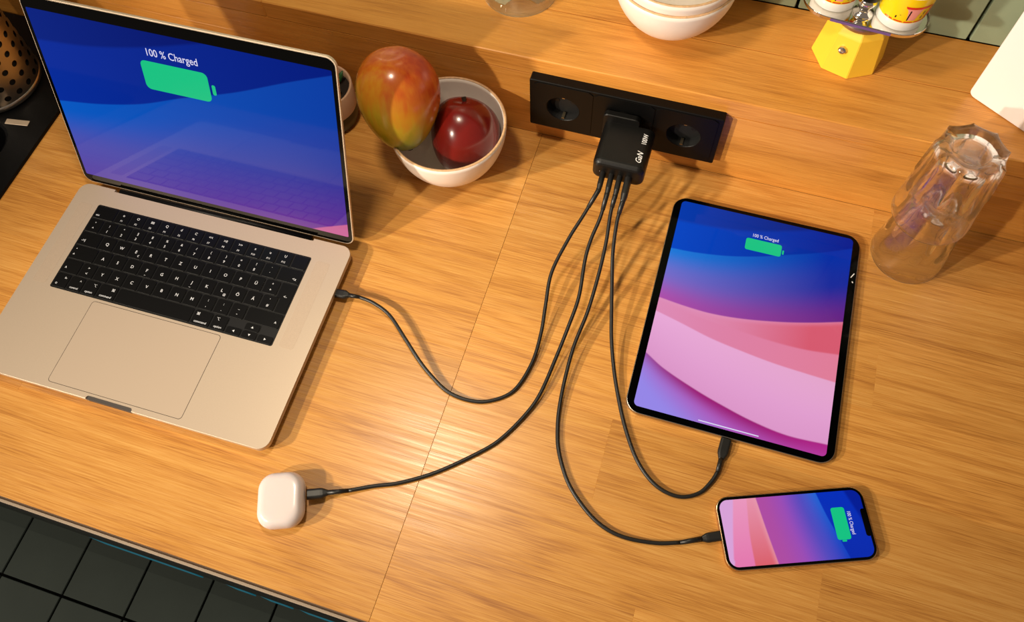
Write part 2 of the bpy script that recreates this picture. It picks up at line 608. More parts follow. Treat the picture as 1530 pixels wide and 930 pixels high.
for c in range(ncol):
    for k in range(nrow):
        uc, zc = c * pitch, z00 + (k + 0.5) * pitch
        hr = 0.0042
        N8 = 16
        sq, ci = [], []
        for i in range(N8):
            a = 2 * pi * i / N8
            s = max(abs(cos(a)), abs(sin(a)))
            sq.append(bm.verts.new(cylp(uc + pitch / 2 * cos(a) / s, zc + pitch / 2 * sin(a) / s)))
            ci.append(bm.verts.new(cylp(uc + hr * cos(a), zc + hr * sin(a))))
        for i in range(N8):
            j = (i + 1) % N8
            bm.faces.new((sq[i], sq[j], ci[j], ci[i]))
bmesh.ops.remove_doubles(bm, verts=bm.verts, dist=0.00002)
sh = link('perforated_wall', bm, M['steel_dark'], hold, smooth=True)
bm = bmesh.new(); zt = z00 + nrow * pitch
lathe(bm, [(0, 0.0), (R_ - 0.004, 0), (R_, 0.004), (R_, z00), (R_ - 0.0008, z00), (R_ - 0.002, 0.003), (0, 0.002)], 64)
link('base', bm, M['steel_dark'], hold, smooth=True)
bm = bmesh.new()
lathe(bm, [(R_ - 0.0008, zt), (R_ + 0.0012, zt), (R_ + 0.0012, zt + 0.006), (R_ - 0.0008, zt + 0.006), (R_ - 0.0008, zt)], 64)
link('rim', bm, M['steel'], hold)
bm = bmesh.new(); lathe(bm, [(0, 0.0035), (R_ - 0.0035, 0.0035), (R_ - 0.0030, 0.006), (R_ - 0.0030, zt - 0.004), (R_ - 0.0045, zt - 0.004), (R_ - 0.0045, 0.006), (0, 0.005)], 64)
link('hole_dark_liner', bm, M['black_deep'], hold, smooth=True)  # black cylinder added so the punched holes look dark
# utensils standing in the holder
for k, (dx, dy, tx, ty, nm) in enumerate(((0.0, -0.02, -0.10, -0.08, 'black'), (-0.02, 0.01, -0.2, 0.1, 'black'))):
    bm = bmesh.new()
    tube(bm, [(0, 0, 0), (tx * 0.2, ty * 0.2, 0.13), (tx * 0.35, ty * 0.35, 0.20)], 0.006, 10)
    o = link('spatula_handle', bm, M['black_matte'], None, smooth=True, loc=(-0.722 + dx, -0.118 + dy, 0.009))
    tag(o, ('black utensil handle at the front inside the steel cutlery holder', 'black utensil handle at the back inside the steel cutlery holder')[k], 'utensil')
bm = bmesh.new(); box(bm, -0.016, 0.016, -0.004, 0.004, 0, 0.001, 0.0003)
tag(link('pale_piece', bm, M['alu'], loc=(-0.660, -0.1700, 0.0041)), 'small pale flat piece lying on the black sink deck', 'plate')  # thin pale strip set on the deck
bpy.data.objects['pale_piece'].rotation_euler = (0, 0, 0.15)

# ------------------------------------------------------------------ laptop
LX, LY, LT = -0.33938, -0.23069, 0.0152
lap = thing('laptop', 'open silver laptop with glowing blue and violet screen', 'laptop', (LX, LY, 0.0), LT)
W, DP = 0.3557, 0.2481
ZB, ZT = 0.0015, 0.0158
bm = bmesh.new()
slab(bm, 0, -DP / 2, ZB, ZT, W, DP, 0.0125, 0.0090, 0.0005, seg=8, es=6)
# opening scoop at the front edge: carve with boolean
base = link('base', bm, M['alu'], lap)
cb = bmesh.new(); slab(cb, -0.0053, -DP, ZT - 0.0060, ZT + 0.004, 0.055, 0.0080, 0.0030)
cutter = link('cutter', cb, None)
cb = bmesh.new(); slab(cb, -0.002, 0.0, ZT - 0.006, ZT + 0.004, 0.262, 0.007, 0.0005)
cutter2 = link('cutter2', cb, None)
# port slot on the right side
cb = bmesh.new(); box(cb, W / 2 - 0.008, W / 2 + 0.004, -0.0605, -0.0515, 0.0075, 0.0105)
cutter3 = link('cutter3', cb, None)
for c_ in (cutter, cutter2, cutter3):
    c_.parent = lap
for c_ in (cutter, cutter2, cutter3):
    md = base.modifiers.new('cut', 'BOOLEAN'); md.operation = 'DIFFERENCE'; md.object = c_; md.solver = 'EXACT'
bpy.context.view_layer.update()
dg = bpy.context.evaluated_depsgraph_get()
nm = bpy.data.meshes.new_from_object(base.evaluated_get(dg))
base.modifiers.clear()
old = base.data; base.data = nm; bpy.data.meshes.remove(old)
for c_ in (cutter, cutter2, cutter3): bpy.data.objects.remove(c_)
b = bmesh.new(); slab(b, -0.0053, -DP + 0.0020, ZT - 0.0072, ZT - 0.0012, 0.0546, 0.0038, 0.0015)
link('scoop_shade_liner', b, M['scoop'], lap)  # dark grey filler paints the shade inside the scoop
for sx in (-1, 1):
    for sy in (-0.018, -DP + 0.018):
        b = bmesh.new(); lathe(b, [(0, 0), (0.006, 0), (0.0065, 0.0016), (0, 0.0016)], 20, sx * (W / 2 - 0.03), sy, 0)
        link('rubber_foot', b, M['black_matte'], lap)
KX = -0.0030
KW, KH, KY0 = 0.2783, 0.1144, -0.02465
bm = bmesh.new(); slab(bm, KX, KY0 - KH / 2, ZT - 0.0002, ZT + 0.00012, KW, KH, 0.0022)
link('keyboard_well', bm, M['wellblack'], lap)
for sx in (-1, 1):
    b = bmesh.new(); xx = KX + sx * (KW / 2 + 0.0155)
    slab(b, xx, KY0 - KH / 2, ZT - 0.0002, ZT + 0.00006, 0.017, KH - 0.004, 0.003)
    link('speaker_grille', b, M['grille'], lap)
TW, TD = 0.160, 0.0985
ty = -DP + 0.007 + TD / 2
bm = bmesh.new(); slab(bm, KX, ty, ZT - 0.0002, ZT + 0.00005, TW + 0.0011, TD + 0.0011, 0.004)
link('trackpad_gap', bm, M['alu_dark'], lap)
bm = bmesh.new(); slab(bm, KX, ty, ZT - 0.0001, ZT + 0.00010, TW, TD, 0.0036)
link('trackpad', bm, M['alu_pad'], lap)

U = (KW - 0.0012) / 14.5
RH = (KH - 0.0012) / 6
GAP = 0.0019
key_cache = {}


def key(u0, row, w, legends, h=1.0, yoff=0.0, rows_=1.0):
    """u0 in key units from the left; row from the top"""
    kw = w * U - GAP; kh = rows_ * RH * h - GAP * (1 if h == 1 else 0.6)
    cx = KX - KW / 2 + 0.0006 + (u0 + w / 2) * U
    cy = KY0 - 0.0006 - (row + 0.5 * rows_) * RH + yoff
    kk = (round(kw, 5), round(kh, 5))
    if kk not in key_cache:
        b = bmesh.new(); slab(b, 0, 0, 0, 0.0011, kw, kh, 0.0016, 0, 0.0003, seg=3, es=1)
        o = link('key', b, M['keyblack'], lap)
        key_cache[kk] = o.data
    else:
        o = bpy.data.objects.new('key', key_cache[kk]); COL.objects.link(o); o.parent = lap
    o.location = (cx, cy, ZT + 0.00012)
    for (t, dx, dy, s) in legends:
        text_obj('legend', t, s, M['legend'], o, lambda x, y, dx=dx, dy=dy: (x + dx, y + dy, 0.00114))


S1 = 0.0052
def letter(c): return [(c, 0, -0.0002, S1)]
def two(a, b): return [(a, 0, 0.0035, 0.0042), (b, 0, -0.0035, 0.0046)]
key(0, 0, 1.5, [('esc', -0.008, -0.004, 0.0038)])
fsym = ['o', 'O', '88', 'Q', 'd', 'C', '<<', '>II', '>>', 'x', 'u', 'U']
for i in range(12):
    key(1.5 + i, 0, 1, [(fsym[i], 0, 0.003, 0.0045), ('F%d' % (i + 1), 0, -0.0045, 0.0032)])
key(13.5, 0, 1, [])
top = [('°', '^'), ('!', '1'), ('"', '2'), ('§', '3'), ('$', '4'), ('%', '5'), ('&', '6'), ('/', '7'), ('(', '8'), (')', '9'), ('=', '0'), ('?', 'ß'), ('`', '´')]
for i, (a, c) in enumerate(top): key(i, 1, 1, two(a, c))
key(13, 1, 1.5, [('<x', 0.007, -0.003, 0.0046)])
key(0, 2, 1.5, [('->|', -0.007, -0.002, 0.0045)])
for i, c in enumerate('QWERTZUIOPÜ'): key(1.5 + i, 2, 1, letter(c) + ([('€', 0.0045, -0.0045, 0.0034)] if c == 'E' else []))
key(12.5, 2, 1, two('*', '+'))
key(0, 3, 1.75, [('•', -0.011, 0.0045, 0.0045), ('^', -0.011, -0.0035, 0.005)])
for i, c in enumerate('ASDFGHJKLÖÄ'): key(1.75 + i, 3, 1, letter(c) + ([('@', 0.0045, -0.0045, 0.0036)] if c == 'L' else []) + ([('_', 0, -0.0045, 0.004)] if c in 'FJ' else []))
key(12.75, 3, 1, two("'", '#'))
# tall return key
b = bmesh.new()
ex0, ex1 = 13.5 * U + GAP / 2, 14.5 * U - GAP / 2
ex2 = 13.75 * U + GAP / 2
ya, yb, yc = -GAP / 2, -RH - GAP / 2 + 0.0, -2 * RH + GAP / 2
ep = [(ex0, ya), (ex0, yb), (ex2, yb), (ex2, yc), (ex1, yc), (ex1, ya)]
stack(b, [[(x, y, 0) for x, y in ep], [(x, y, 0.0011) for x, y in ep]])
o = link('key', b, M['keyblack'], lap, loc=(KX - KW / 2 + 0.0006, KY0 - 0.0006 - 2 * RH, ZT + 0.00012))
text_obj('legend', '<-', 0.0046, M['legend'], o, lambda x, y: (x + 14.05 * U, y - 0.9 * RH, 0.00114))
key(0, 4, 1.25, [('^', -0.006, -0.003, 0.006)])
for i, (a, c) in enumerate([('>', '<'), ('Y', None), ('X', None), ('C', None), ('V', None), ('B', None), ('N', None), ('M', None), (';', ','), (':', '.'), ('_', '-')]):
    key(1.25 + i, 4, 1, letter(a) if c is None else two(a, c))
key(12.25, 4, 2.25, [('^', 0.015, -0.003, 0.006)])
key(0, 5, 1, [('fn', 0.004, 0.004, 0.0036), ('o', -0.004, -0.004, 0.0048)])
key(1, 5, 1, [('^', 0.004, 0.004, 0.0045), ('control', 0, -0.005, 0.0036)])
key(2, 5, 1, [('⌥', 0.004, 0.004, 0.0042), ('option', 0, -0.005, 0.0036)])
key(3, 5, 1.25, [('⌘', 0.006, 0.004, 0.0046), ('command', 0, -0.005, 0.0038)])
key(4.25, 5, 5, [])
key(9.25, 5, 1.25, [('⌘', -0.006, 0.004, 0.0046), ('command', 0, -0.005, 0.0038)])
key(10.5, 5, 1, [('⌥', -0.003, 0.004, 0.0042), ('option', 0, -0.005, 0.0036)])
key(11.5, 5, 1, [('◄', 0, 0, 0.003)], 0.5, -RH * 0.25)
key(12.5, 5, 1, [('▲', 0, 0, 0.003)], 0.5, RH * 0.245)
key(12.5, 5, 1, [('▼', 0, 0, 0.003)], 0.5, -RH * 0.25)
key(13.5, 5, 1, [('►', 0, 0, 0.003)], 0.5, -RH * 0.25)

# lid
LA = 1.8714
HY, HZ = 0.0031, 0.0112


def lidf(u, v, n):
    """u across, v up the lid, n out of the screen"""
    return (u, HY - v * cos(LA) - n * sin(LA), HZ + v * sin(LA) - n * cos(LA))


def lidslab(bm, cu, cv, n0, n1, w, h, r, e0=0, e1=0, seg=8):
    slab(bm, cu, cv, n0, n1, w, h, r, e0, e1, f=lambda x, y, z: lidf(x, y, z), seg=seg)


LH = 0.2485
bm = bmesh.new(); lidslab(bm, -0.0006, 0.003 + LH / 2, -0.0045, -0.0002, 0.3545, LH, 0.011, 0.0015, 0.0003)
link('lid', bm, M['alu'], lap)
bm = bmesh.new(); lidslab(bm, -0.0006, 0.003 + LH / 2, -0.0003, 0.0004, 0.3515, LH - 0.003, 0.0098)
bez = link('bezel', bm, M['black_bezel'], lap)
bm = bmesh.new()
tube(bm, [(-0.128, 0.0005, ZT - 0.0045), (0.124, 0.0005, ZT - 0.0045)], 0.0042, 16)
link('hinge', bm, M['black_matte'], lap, smooth=True)


def lerp(a, b, t): return tuple(x + (y - x) * t for x, y in zip(a, b))


def sstep(e, w, x):
    t = min(max((x - e) / w + 0.5, 0), 1)
    return t * t * (3 - 2 * t)


def curve(pts):
    """piecewise smooth interpolation through (x, y) samples"""
    def g(x):
        if x <= pts[0][0]:
            (a, b), (c, d) = pts[0], pts[1]
            return b + (d - b) * (x - a) / (c - a)
        if x >= pts[-1][0]:
            (a, b), (c, d) = pts[-2], pts[-1]
            return b + (d - b) * (x - a) / (c - a)
        for i in range(len(pts) - 1):
            if pts[i][0] <= x <= pts[i + 1][0]:
                p1, p2 = pts[i], pts[i + 1]
                h = p2[0] - p1[0]; t = (x - p1[0]) / h
                m1 = (p2[1] - pts[i - 1][1]) / (p2[0] - pts[i - 1][0]) if i > 0 else (p2[1] - p1[1]) / h
                m2 = (pts[i + 2][1] - p1[1]) / (pts[i + 2][0] - p1[0]) if i + 2 < len(pts) else (p2[1] - p1[1]) / h
                return ((2 * t**3 - 3 * t**2 + 1) * p1[1] + (t**3 - 2 * t**2 + t) * h * m1 + (-2 * t**3 + 3 * t**2) * p2[1] + (t**3 - t**2) * h * m2)
    return g


def S(h): return srgb(h)


def wallpaper_mesh(name, x0, x1, y0, y1, nx, ny, colfn, place, parent, rad):
    me = bpy.data.meshes.new(name)
    vs, cols = [], []
    for j in range(ny + 1):
        for i in range(nx + 1):
            x = x0 + (x1 - x0) * i / nx; y = y0 + (y1 - y0) * j / ny
            cols.append(colfn(x, y))
            # keep the corners rounded
            cx = min(max(x, x0 + rad), x1 - rad); cy = min(max(y, y0 + rad), y1 - rad)
            dx, dy = x - cx, y - cy; d = sqrt(dx * dx + dy * dy)
            if dx and dy and d > 0:
                m_ = max(abs(dx), abs(dy))
                x, y = cx + dx * m_ / d, cy + dy * m_ / d
            vs.append(place(x / 1000, y / 1000))
    fs = [(j * (nx + 1) + i, j * (nx + 1) + i + 1, (j + 1) * (nx + 1) + i + 1, (j + 1) * (nx + 1) + i) for j in range(ny) for i in range(nx)]
    me.from_pydata(vs, [], fs)
    at = me.color_attributes.new('wallpaper', 'FLOAT_COLOR', 'POINT')
    flat = []
    for c in cols: flat.extend((c[0], c[1], c[2], 1.0))
    at.data.foreach_set('color', flat)
    me.materials.append(M['screen'])
    o = bpy.data.objects.new(name, me); COL.objects.link(o); o.parent = parent
    return o


# laptop wallpaper, units mm on the lid (u, v)
cA = curve([(-173, 121), (-118, 129), (-62, 142.5), (-10, 162), (57, 185), (121, 212), (170, 231)])
cF = curve([(-173, 199), (-110, 204), (-42, 217), (20, 234)])
cP = curve([(120, 12), (137, 20), (171, 34.5)])


def col_laptop(u, v):
    t = (u + 172) / 344
    deep = lerp(S('#0A2E9E'), S('#021C80'), t)
    deeper = lerp(S('#082484'), S('#020F68'), min(1, t * 1.3))
    up_ = lerp(deep, deeper, sstep(cF(u), 5, v))
    s = (cA(u) - v) / (cA(u) - 14)           # 0 at the edge, 1 at the bottom
    a = lerp(S('#0C5CC8'), S('#0A3FA8'), t)
    b = lerp(S('#5052B4'), S('#2A3A9E'), t)
    c = lerp(S('#5B43A6'), S('#6A2E96'), t)
    lo = lerp(a, b, sstep(0.33 + 0.12 * t, 0.5, s))
    lo = lerp(lo, c, sstep(0.78, 0.6, s))
    lo = lerp(lo, S('#9A4496'), sstep(0.98, 0.25, s) * max(0, t - 0.45) * 1.5)
    base_ = lerp(lo, up_, sstep(cA(u), 1.6, v))
    pink = sstep(-cP(u), 1.4, -v) * sstep(112, 25, u)
    return lerp(base_, S('#D0689C'), pink)


wallpaper_mesh('screen', -172.3, 171.3, 15.2, 237.0, 330, 212, col_laptop, lambda x, y: lidf(x, y, 0.0005), lap, 1.5)


def icon(parent, name, material, cx, cy, w, h, r, place):
    bm = bmesh.new()
    vs = [bm.verts.new(place(cx + x, cy + y)) for x, y in rr(w, h, r, 5)]
    bm.faces.new(vs)
    return link(name, bm, material, parent, recalc=False)


lp = lambda x, y: lidf(x / 1000, y / 1000, 0.0007)
icon(lap, 'battery_icon', M['icon_green'], -9.5, 184, 77.5, 35.5, 6, lp)
icon(lap, 'battery_terminal', M['icon_green'], 34.2, 182.5, 4.2, 12.5, 1.8, lp)
text_obj('charge_text', '100 % Charged', 0.0125, M['icon_white'], lap, lambda x, y: lidf(x - 0.0080, y + 0.2125, 0.0007), width=0.0585)

# ------------------------------------------------------------------ tablet
tabl = thing('tablet', 'large black-rimmed tablet with pink and blue wave screen', 'tablet', (0.28693, -0.18493, 0.0), 0.0065)
bm = bmesh.new(); slab(bm, -0.0002, -0.0012, 0.0, 0.0062, 0.2142, 0.2756, 0.0165, 0.0012, 0.0006, seg=8)
link('frame', bm, M['steel_dark'], tabl)
bm = bmesh.new(); slab(bm, -0.0002, -0.0012, 0.0060, 0.0064, 0.2130, 0.2744, 0.0160, 0, 0.0002, seg=8)
link('glass', bm, M['black_bezel'], tabl)
iA = curve([(-98, 64.5), (-71, 66), (-36, 71.1), (-1.6, 80), (32, 91.7), (66, 104.3), (98.5, 119)])
iF = curve([(-98, 103), (-60, 105), (-20, 110), (30, 124), (60, 134)])
iB = curve([(-98, -1), (-68, -4.2), (-40, -5.3), (-6, -2.3), (34, 5.2), (67, 13.8), (98.6, 23.8)])
iD = curve([(-98, -18.3), (-71, -25), (-35, -34.5), (0.2, -40.5), (34, -44.9), (68, -47.2), (98, -48.7)])
iC = curve([(-60, -12), (-38, -14.7), (-3.5, -17.7), (31, -20.2), (64, -20.1), (98, -16.3)])
iE = curve([(-98, -70), (-77, -82.4), (-40, -96.9), (-12, -105.7), (22, -114.5), (58, -119.6), (98, -118)])


def col_tablet(x, y):
    t = (x + 98.5) / 197
    deep = lerp(S('#0548C8'), S('#041F90'), t)
    deeper = lerp(S('#0A3CB0'), S('#061468'), t)
    c = lerp(deep, deeper, sstep(iF(x), 6, y))
    s = min(max((iA(x) - y) / (iA(x) - iB(x)), 0), 1)
    a = lerp(S('#1F7CE0'), S('#0430A8'), min(1, t * 1.15))
    b = lerp(S('#7A70D0'), S('#1C2C9E'), min(1, t * 1.1))
    d = lerp(S('#B452B0'), S('#6A2486'), t)
    mid = lerp(a, b, sstep(0.30, 0.55, s)); mid = lerp(mid, d, sstep(0.75, 0.55, s))
    c = lerp(mid, c, sstep(iA(x), 1.6, y))
    # pink wedge
    pk = lerp(S('#EAA0CC'), S('#DE5E74'), min(1, max(0, t * 1.25 - 0.05)))
    lowp = lerp(S('#E488B4'), S('#E8829E'), t)
    w = lerp(lowp, pk, sstep(iC(x), 2.5, y) * min(1, max(0, (t - 0.12) * 2.2)) + (1 - min(1, max(0, (t - 0.12) * 2.2))) * 0.3)
    w = lerp(w, S('#E89CC8'), sstep(iB(x) - 2, 9, y) * 0.5)
    c = lerp(w, c, sstep(iB(x), 1.4, y))
    q = min(max((iD(x) - y) / (iD(x) - iE(x)), 0), 1)
    lt = lerp(S('#F2B0E0'), S('#E49CD0'), q)
    lt = lerp(lt, S('#E8A8C8'), max(0, 0.6 - q) * t)
    c = lerp(lt, c, sstep(iD(x), 1.6, y))
    g = iE(x) - y
    bt = lerp(S('#A01C74'), S('#B458BC'), sstep(9, 22, g))
    bt = lerp(bt, S('#9C8CF0'), sstep(0.42, 0.9, (g / 60) + (0.30 - t) * 0.9))
    bt = lerp(bt, S('#C02C96'), max(0, t - 0.6) * 1.6)
    c = lerp(bt, c, sstep(iE(x), 1.4, y))
    return c


wallpaper_mesh('screen', -98.5, 98.5, -131.4, 131.4, 240, 320, col_tablet, lambda x, y: (x, y, 0.00645), tabl, 5)
tpz = lambda x, y: (x / 1000, y / 1000, 0.0066)
icon(tabl, 'battery_icon', M['icon_green'], 2.0, 93.7, 40.5, 15.6, 2.6, tpz)
icon(tabl, 'battery_terminal', M['icon_green'], 24.3, 92.5, 1.9, 5.6, 0.8, tpz)
text_obj('charge_text', '100 % Charged', 0.0062, M['icon_white'], tabl, lambda x, y: (x + 0.003, y + 0.1063, 0.0066), width=0.029)
icon(tabl, 'home_bar', M['icon_white'], 0, -128.8, 62, 1.1, 0.5, tpz)
for (cx, cy, w_, h_, a_) in ((102.3, 84, 1.0, 7, -0.5), (103.0, 75.5, 1.2, 2, 0.6)):  # two small pale marks on the right bezel
    icon(tabl, 'pale_edge_mark', M['white_print'], cx, cy, w_, h_, 0.3, lambda x, y, cx=cx, cy=cy, a_=a_: ((cx + (x - cx) * cos(a_) - (y - cy) * sin(a_)) / 1000, (cy + (x - cx) * sin(a_) + (y - cy) * cos(a_)) / 1000, 0.0065))

# ------------------------------------------------------------------ phone
ph = thing('smartphone', 'black smartphone with a notched pink and blue screen lying sideways', 'phone', (0.36729, -0.39411, 0.0), 0.3745)
bm = bmesh.new(); slab(bm, -0.0002, 0.0003, 0.0, 0.0074, 0.1452, 0.0700, 0.0125, 0.001, 0.001, seg=8)
link('frame', bm, M['gold'], ph)
bm = bmesh.new(); slab(bm, -0.0002, 0.0003, 0.0070, 0.00765, 0.1436, 0.0684, 0.0120, 0, 0.0003, seg=8)
link('glass', bm, M['black_bezel'], ph)
pA = curve([(-33, 45), (-30.6, 44.4), (-12, 38.7), (8, 32.5), (31, 26.9)])      # y -> x
pB = curve([(-33, -23.5), (-0.6, -28.3), (30, -32.2), (33, -32.6)])
p2 = curve([(-33, -46), (-1.7, -45.2), (30, -41.5), (33, -41)])
p1 = curve([(-33, -66.5), (-0.4, -61), (30, -55), (33, -54.5)])
pK = curve([(-33, 74), (1.9, 65), (30, 55), (33, 54)])


def col_phone(x, y):
    t = (31 - y) / 62.0   # 0 at the upper edge in the picture
    s = min(max((x - pB(y)) / (pA(y) - pB(y)), 0), 1)
    mid = lerp(S('#B450A8'), S('#9A50C0'), sstep(0.3, 0.5, s))
    mid = lerp(mid, S('#5A4EC4'), sstep(0.55, 0.4, s))
    mid = lerp(mid, lerp(S('#2468DC'), S('#083FC4'), t), sstep(0.84, 0.4, s))
    deep = lerp(lerp(S('#0A32C0'), S('#0A2CB0'), t), S('#08209A'), sstep(pK(y), 4, x))
    c = lerp(mid, deep, sstep(pA(y), 1.1, x))
    cor = lerp(S('#EE96B0'), S('#E26470'), t)
    cor = lerp(cor, S('#F0A0B4'), sstep(pB(y) - 2, 7, x) * 0.7)
    c = lerp(cor, c, sstep(pB(y), 1.0, x))
    c = lerp(lerp(S('#F29CC4'), S('#EC7CB4'), t), c, sstep(p2(y), 1.5, x))
    c = lerp(S('#E0A8E0'), c, sstep(p1(y), 2.0, x))
    return c


wallpaper_mesh('screen', -69.3, 69.0, -31.4, 31.7, 240, 110, col_phone, lambda x, y: (x, y, 0.0077), ph, 8.5)
ppz = lambda x, y: (x / 1000, y / 1000, 0.0078)
icon(ph, 'battery_icon', M['icon_green'], 43.7, 1.0, 13.2, 30.4, 2.3, ppz)
icon(ph, 'battery_terminal', M['icon_green'], 43.3, -15.2, 4.4, 1.7, 0.7, ppz)
text_obj('charge_text', '100 % Charged', 0.0048, M['icon_white'], ph, lambda x, y: (0.0537 + y, 0.0008 - x, 0.0078), width=0.0215)
icon(ph, 'notch', M['black_bezel'], 67.8, 0.3, 5.2, 26, 2.2, ppz)

# ------------------------------------------------------------------ earbuds case
case = thing('earbud_case', 'small glossy white earbuds case with cable plugged in', 'case', (-0.1232, -0.5158, 0.0), 0.38)
bm = bmesh.new()
loops = []
for i in range(13):
    a = -pi / 2 + pi * i / 12
    z = 0.0107 + 0.0107 * sin(a)
    ins = 0.0095 * (1 - abs(cos(a)) ** 0.75)
    loops.append([(x + 0.0, y, z) for x, y in rr(0.0470 - 2 * ins, 0.0555 - 2 * ins, 0.0165 - ins * 0.55, 8)])
stack(bm, loops)
link('shell', bm, M['white_plastic'], case, smooth=True)

# ------------------------------------------------------------------ socket strip
OX, OZ, OW, OH = -0.0126, 0.0327, 0.223, 0.081
sock = thing('triple_wall_socket', 'black triple wall socket strip mounted on the oak upstand', 'socket', (OX + OW / 2, 0.0, OZ + OH / 2))
yf = 0.012


def plate_f(x, y, z): return (x, -z, y)


bm = bmesh.new()
# frame: outer rounded slab with 3 square bays made as ring strips
slab(bm, 0, 0, -0.0, yf, OW, OH, 0.002, 0, 0.0012, f=plate_f, seg=3)
link('frame', bm, M['black_matte'], sock)
for k in (-1, 0, 1):
    cx = k * 0.071
    bm = bmesh.new()
    sqp = []
    for i in range(48):
        a = 2 * pi * i / 48; s_ = max(abs(cos(a)) / 0.03475, abs(sin(a)) / 0.0385)
        sqp.append((cos(a) / s_, sin(a) / s_))
    n = len(sqp)
    circ = []
    for x, y in sqp:
        a = math.atan2(y, x); circ.append((0.0195 * cos(a), 0.0195 * sin(a)))
    zz = yf
    L0 = [(cx + x, y, zz - 0.0004) for x, y in sqp]
    L1 = [(cx + x * 0.995, y * 0.995, zz + 0.0008) for x, y in sqp]
    L2 = [(cx + x * 1.03, y * 1.03, zz + 0.0008) for x, y in circ]
    L3 = [(cx + x, y, zz + 0.0002) for x, y in circ]
    stack(bm, [L0, L1, L2, L3], f=plate_f, cap0=False, cap1=False)
    ins = link('socket_insert', bm, M['black_matte'], sock)
    bm = bmesh.new()
    circ2 = [(0.0196 * cos(2 * pi * i / 40), 0.0196 * sin(2 * pi * i / 40)) for i in range(40)]
    stack(bm, [[(cx + x, y, zz + 0.0003) for x, y in circ2], [(cx + x * 0.97, y * 0.97, zz - 0.0115) for x, y in circ2]], f=plate_f, cap0=False)
    link('recess', bm, M['black_deep'], ins)
    for sgn in (-1, 1):
        b = bmesh.new()
        z_a, z_b = zz - 0.010, zz - 0.0005
        for v in (0,):
            box(b, cx - 0.0016, cx + 0.0016, -z_b, -z_a, sgn * 0.0180 - 0.0005, sgn * 0.0180 + 0.0005)
        link('earth_contact', b, M['brass'], ins)
    for sx in (-1, 1):
        b = bmesh.new()
        stack(b, [[(cx + sx * 0.0095 + 0.0026 * cos(i * pi / 6), 0.0026 * sin(i * pi / 6), zz - q) for i in range(12)] for q in (0.0113, 0.0111)], f=plate_f)
        link('pin_hole', b, M['wellblack'], ins)
# cut the frame bays: the frame behind the recesses
fr = [c for c in sock.children if c.name.startswith('frame')][0]
cbm = bmesh.new()
for k in (-1, 0, 1):
    c2 = [(k * 0.071 + 0.0197 * cos(2 * pi * i / 40), 0.0197 * sin(2 * pi * i / 40)) for i in range(40)]
    stack(cbm, [[(x, y, 0.0003) for x, y in c2], [(x, y, 0.05) for x, y in c2]], f=plate_f)
cut = link('cutter', cbm, None); cut.parent = sock
md = fr.modifiers.new('cut', 'BOOLEAN'); md.operation = 'DIFFERENCE'; md.object = cut; md.solver = 'EXACT'
bpy.context.view_layer.update()
dg = bpy.context.evaluated_depsgraph_get()
nm = bpy.data.meshes.new_from_object(fr.evaluated_get(dg)); fr.modifiers.clear()
old = fr.data; fr.data = nm; bpy.data.meshes.remove(old); bpy.data.objects.remove(cut)

# ------------------------------------------------------------------ charger
CX0, CX1, CY0, CY1, CZ0, CZ1 = 0.0805, 0.1395, -0.0810, -0.0205, 0.050, 0.083
chg = thing('wall_charger', 'black four-port wall charger plugged into the middle socket', 'charger', ((CX0 + CX1) / 2, -0.02, CZ0))
px0, py0, pz0 = chg.location
bm = bmesh.new()
# outline in x-z rounded, front edge strongly rounded: loops along -y
cxm, czm = (CX0 + CX1) / 2 - px0, (CZ0 + CZ1) / 2 - pz0
loops = []
prof = [(0.0015, CY1), (0.0, CY1 - 0.0015), (0.0, CY0 + 0.0075)]
for i in range(1, 6):
    a = pi / 2 * i / 5
    prof.append((0.0075 * (1 - cos(a)), CY0 + 0.0075 * (1 - sin(a))))
for ins, y in prof:
    loops.append([(cxm + x, y - py0, czm + z) for x, z in rr((CX1 - CX0) - 2 * ins, (CZ1 - CZ0) - 2 * ins, 0.0085 - ins * 0.8, 6)])
stack(bm, loops)
link('body', bm, M['charger'], chg, smooth=False)
# plug collar in the socket recess, with raised lip
bm = bmesh.new()
sxm, szm = OX + OW / 2 - px0, OZ + OH / 2 - pz0
circ = [(0.0188 * cos(2 * pi * i / 48), 0.0188 * sin(2 * pi * i / 48)) for i in range(48)]
stack(bm, [[(sxm + x, y, szm + z) for x, z in circ] for y in (0.0095, 0.001, -0.0008)])
plug = link('plug', bm, M['charger'], chg, smooth=False)
bm = bmesh.new()
l2 = rr(0.0425, 0.0400, 0.006, 6)
stack(bm, [[(sxm + x * k, y, szm + z * k) for x, z in l2] for k, y in ((0.98, 0.0055), (1.0, 0.0050), (1.0, -0.0010), (0.97, -0.0020))])
link('plug_collar', bm, M['charger'], chg)
for i, x in enumerate((0.0939, 0.1036, 0.1132, 0.1231)):
    b = bmesh.new(); w_ = 0.0032 if i < 3 else 0.0055
    stack(b, [[(x - px0 + a, y - py0, 0.0615 - pz0 + c) for a, c in rr(w_, 0.0092 if i < 3 else 0.0125, 0.0015 if i < 3 else 0.0004, 4)] for y in (CY0 - 0.0002, CY0 + 0.002)])
    link('port', b, M['black_deep'], chg)
b = bmesh.new(); lathe(b, [(0, 0.0004), (0.0009, 0)], 12, 0, 0, 0, rot=Matrix.Rotation(pi / 2, 3, 'X'))
link('indicator_light', b, M['led'], chg, loc=(0.0897 - px0, CY0 + 0.0003 - py0, 0.0665 - pz0))
tz = CZ1 - pz0 + 0.0001
text_obj('lettering', 'GaN', 0.0095, M['white_print'], chg, lambda x, y: (0.1297 - px0 - y, -0.0625 - py0 + x, tz), width=0.0145, shear=0.35)
text_obj('lettering', '100W', 0.0080, M['white_print'], chg, lambda x, y: (0.1305 - px0 - y, -0.0365 - py0 + x, tz), width=0.0140)

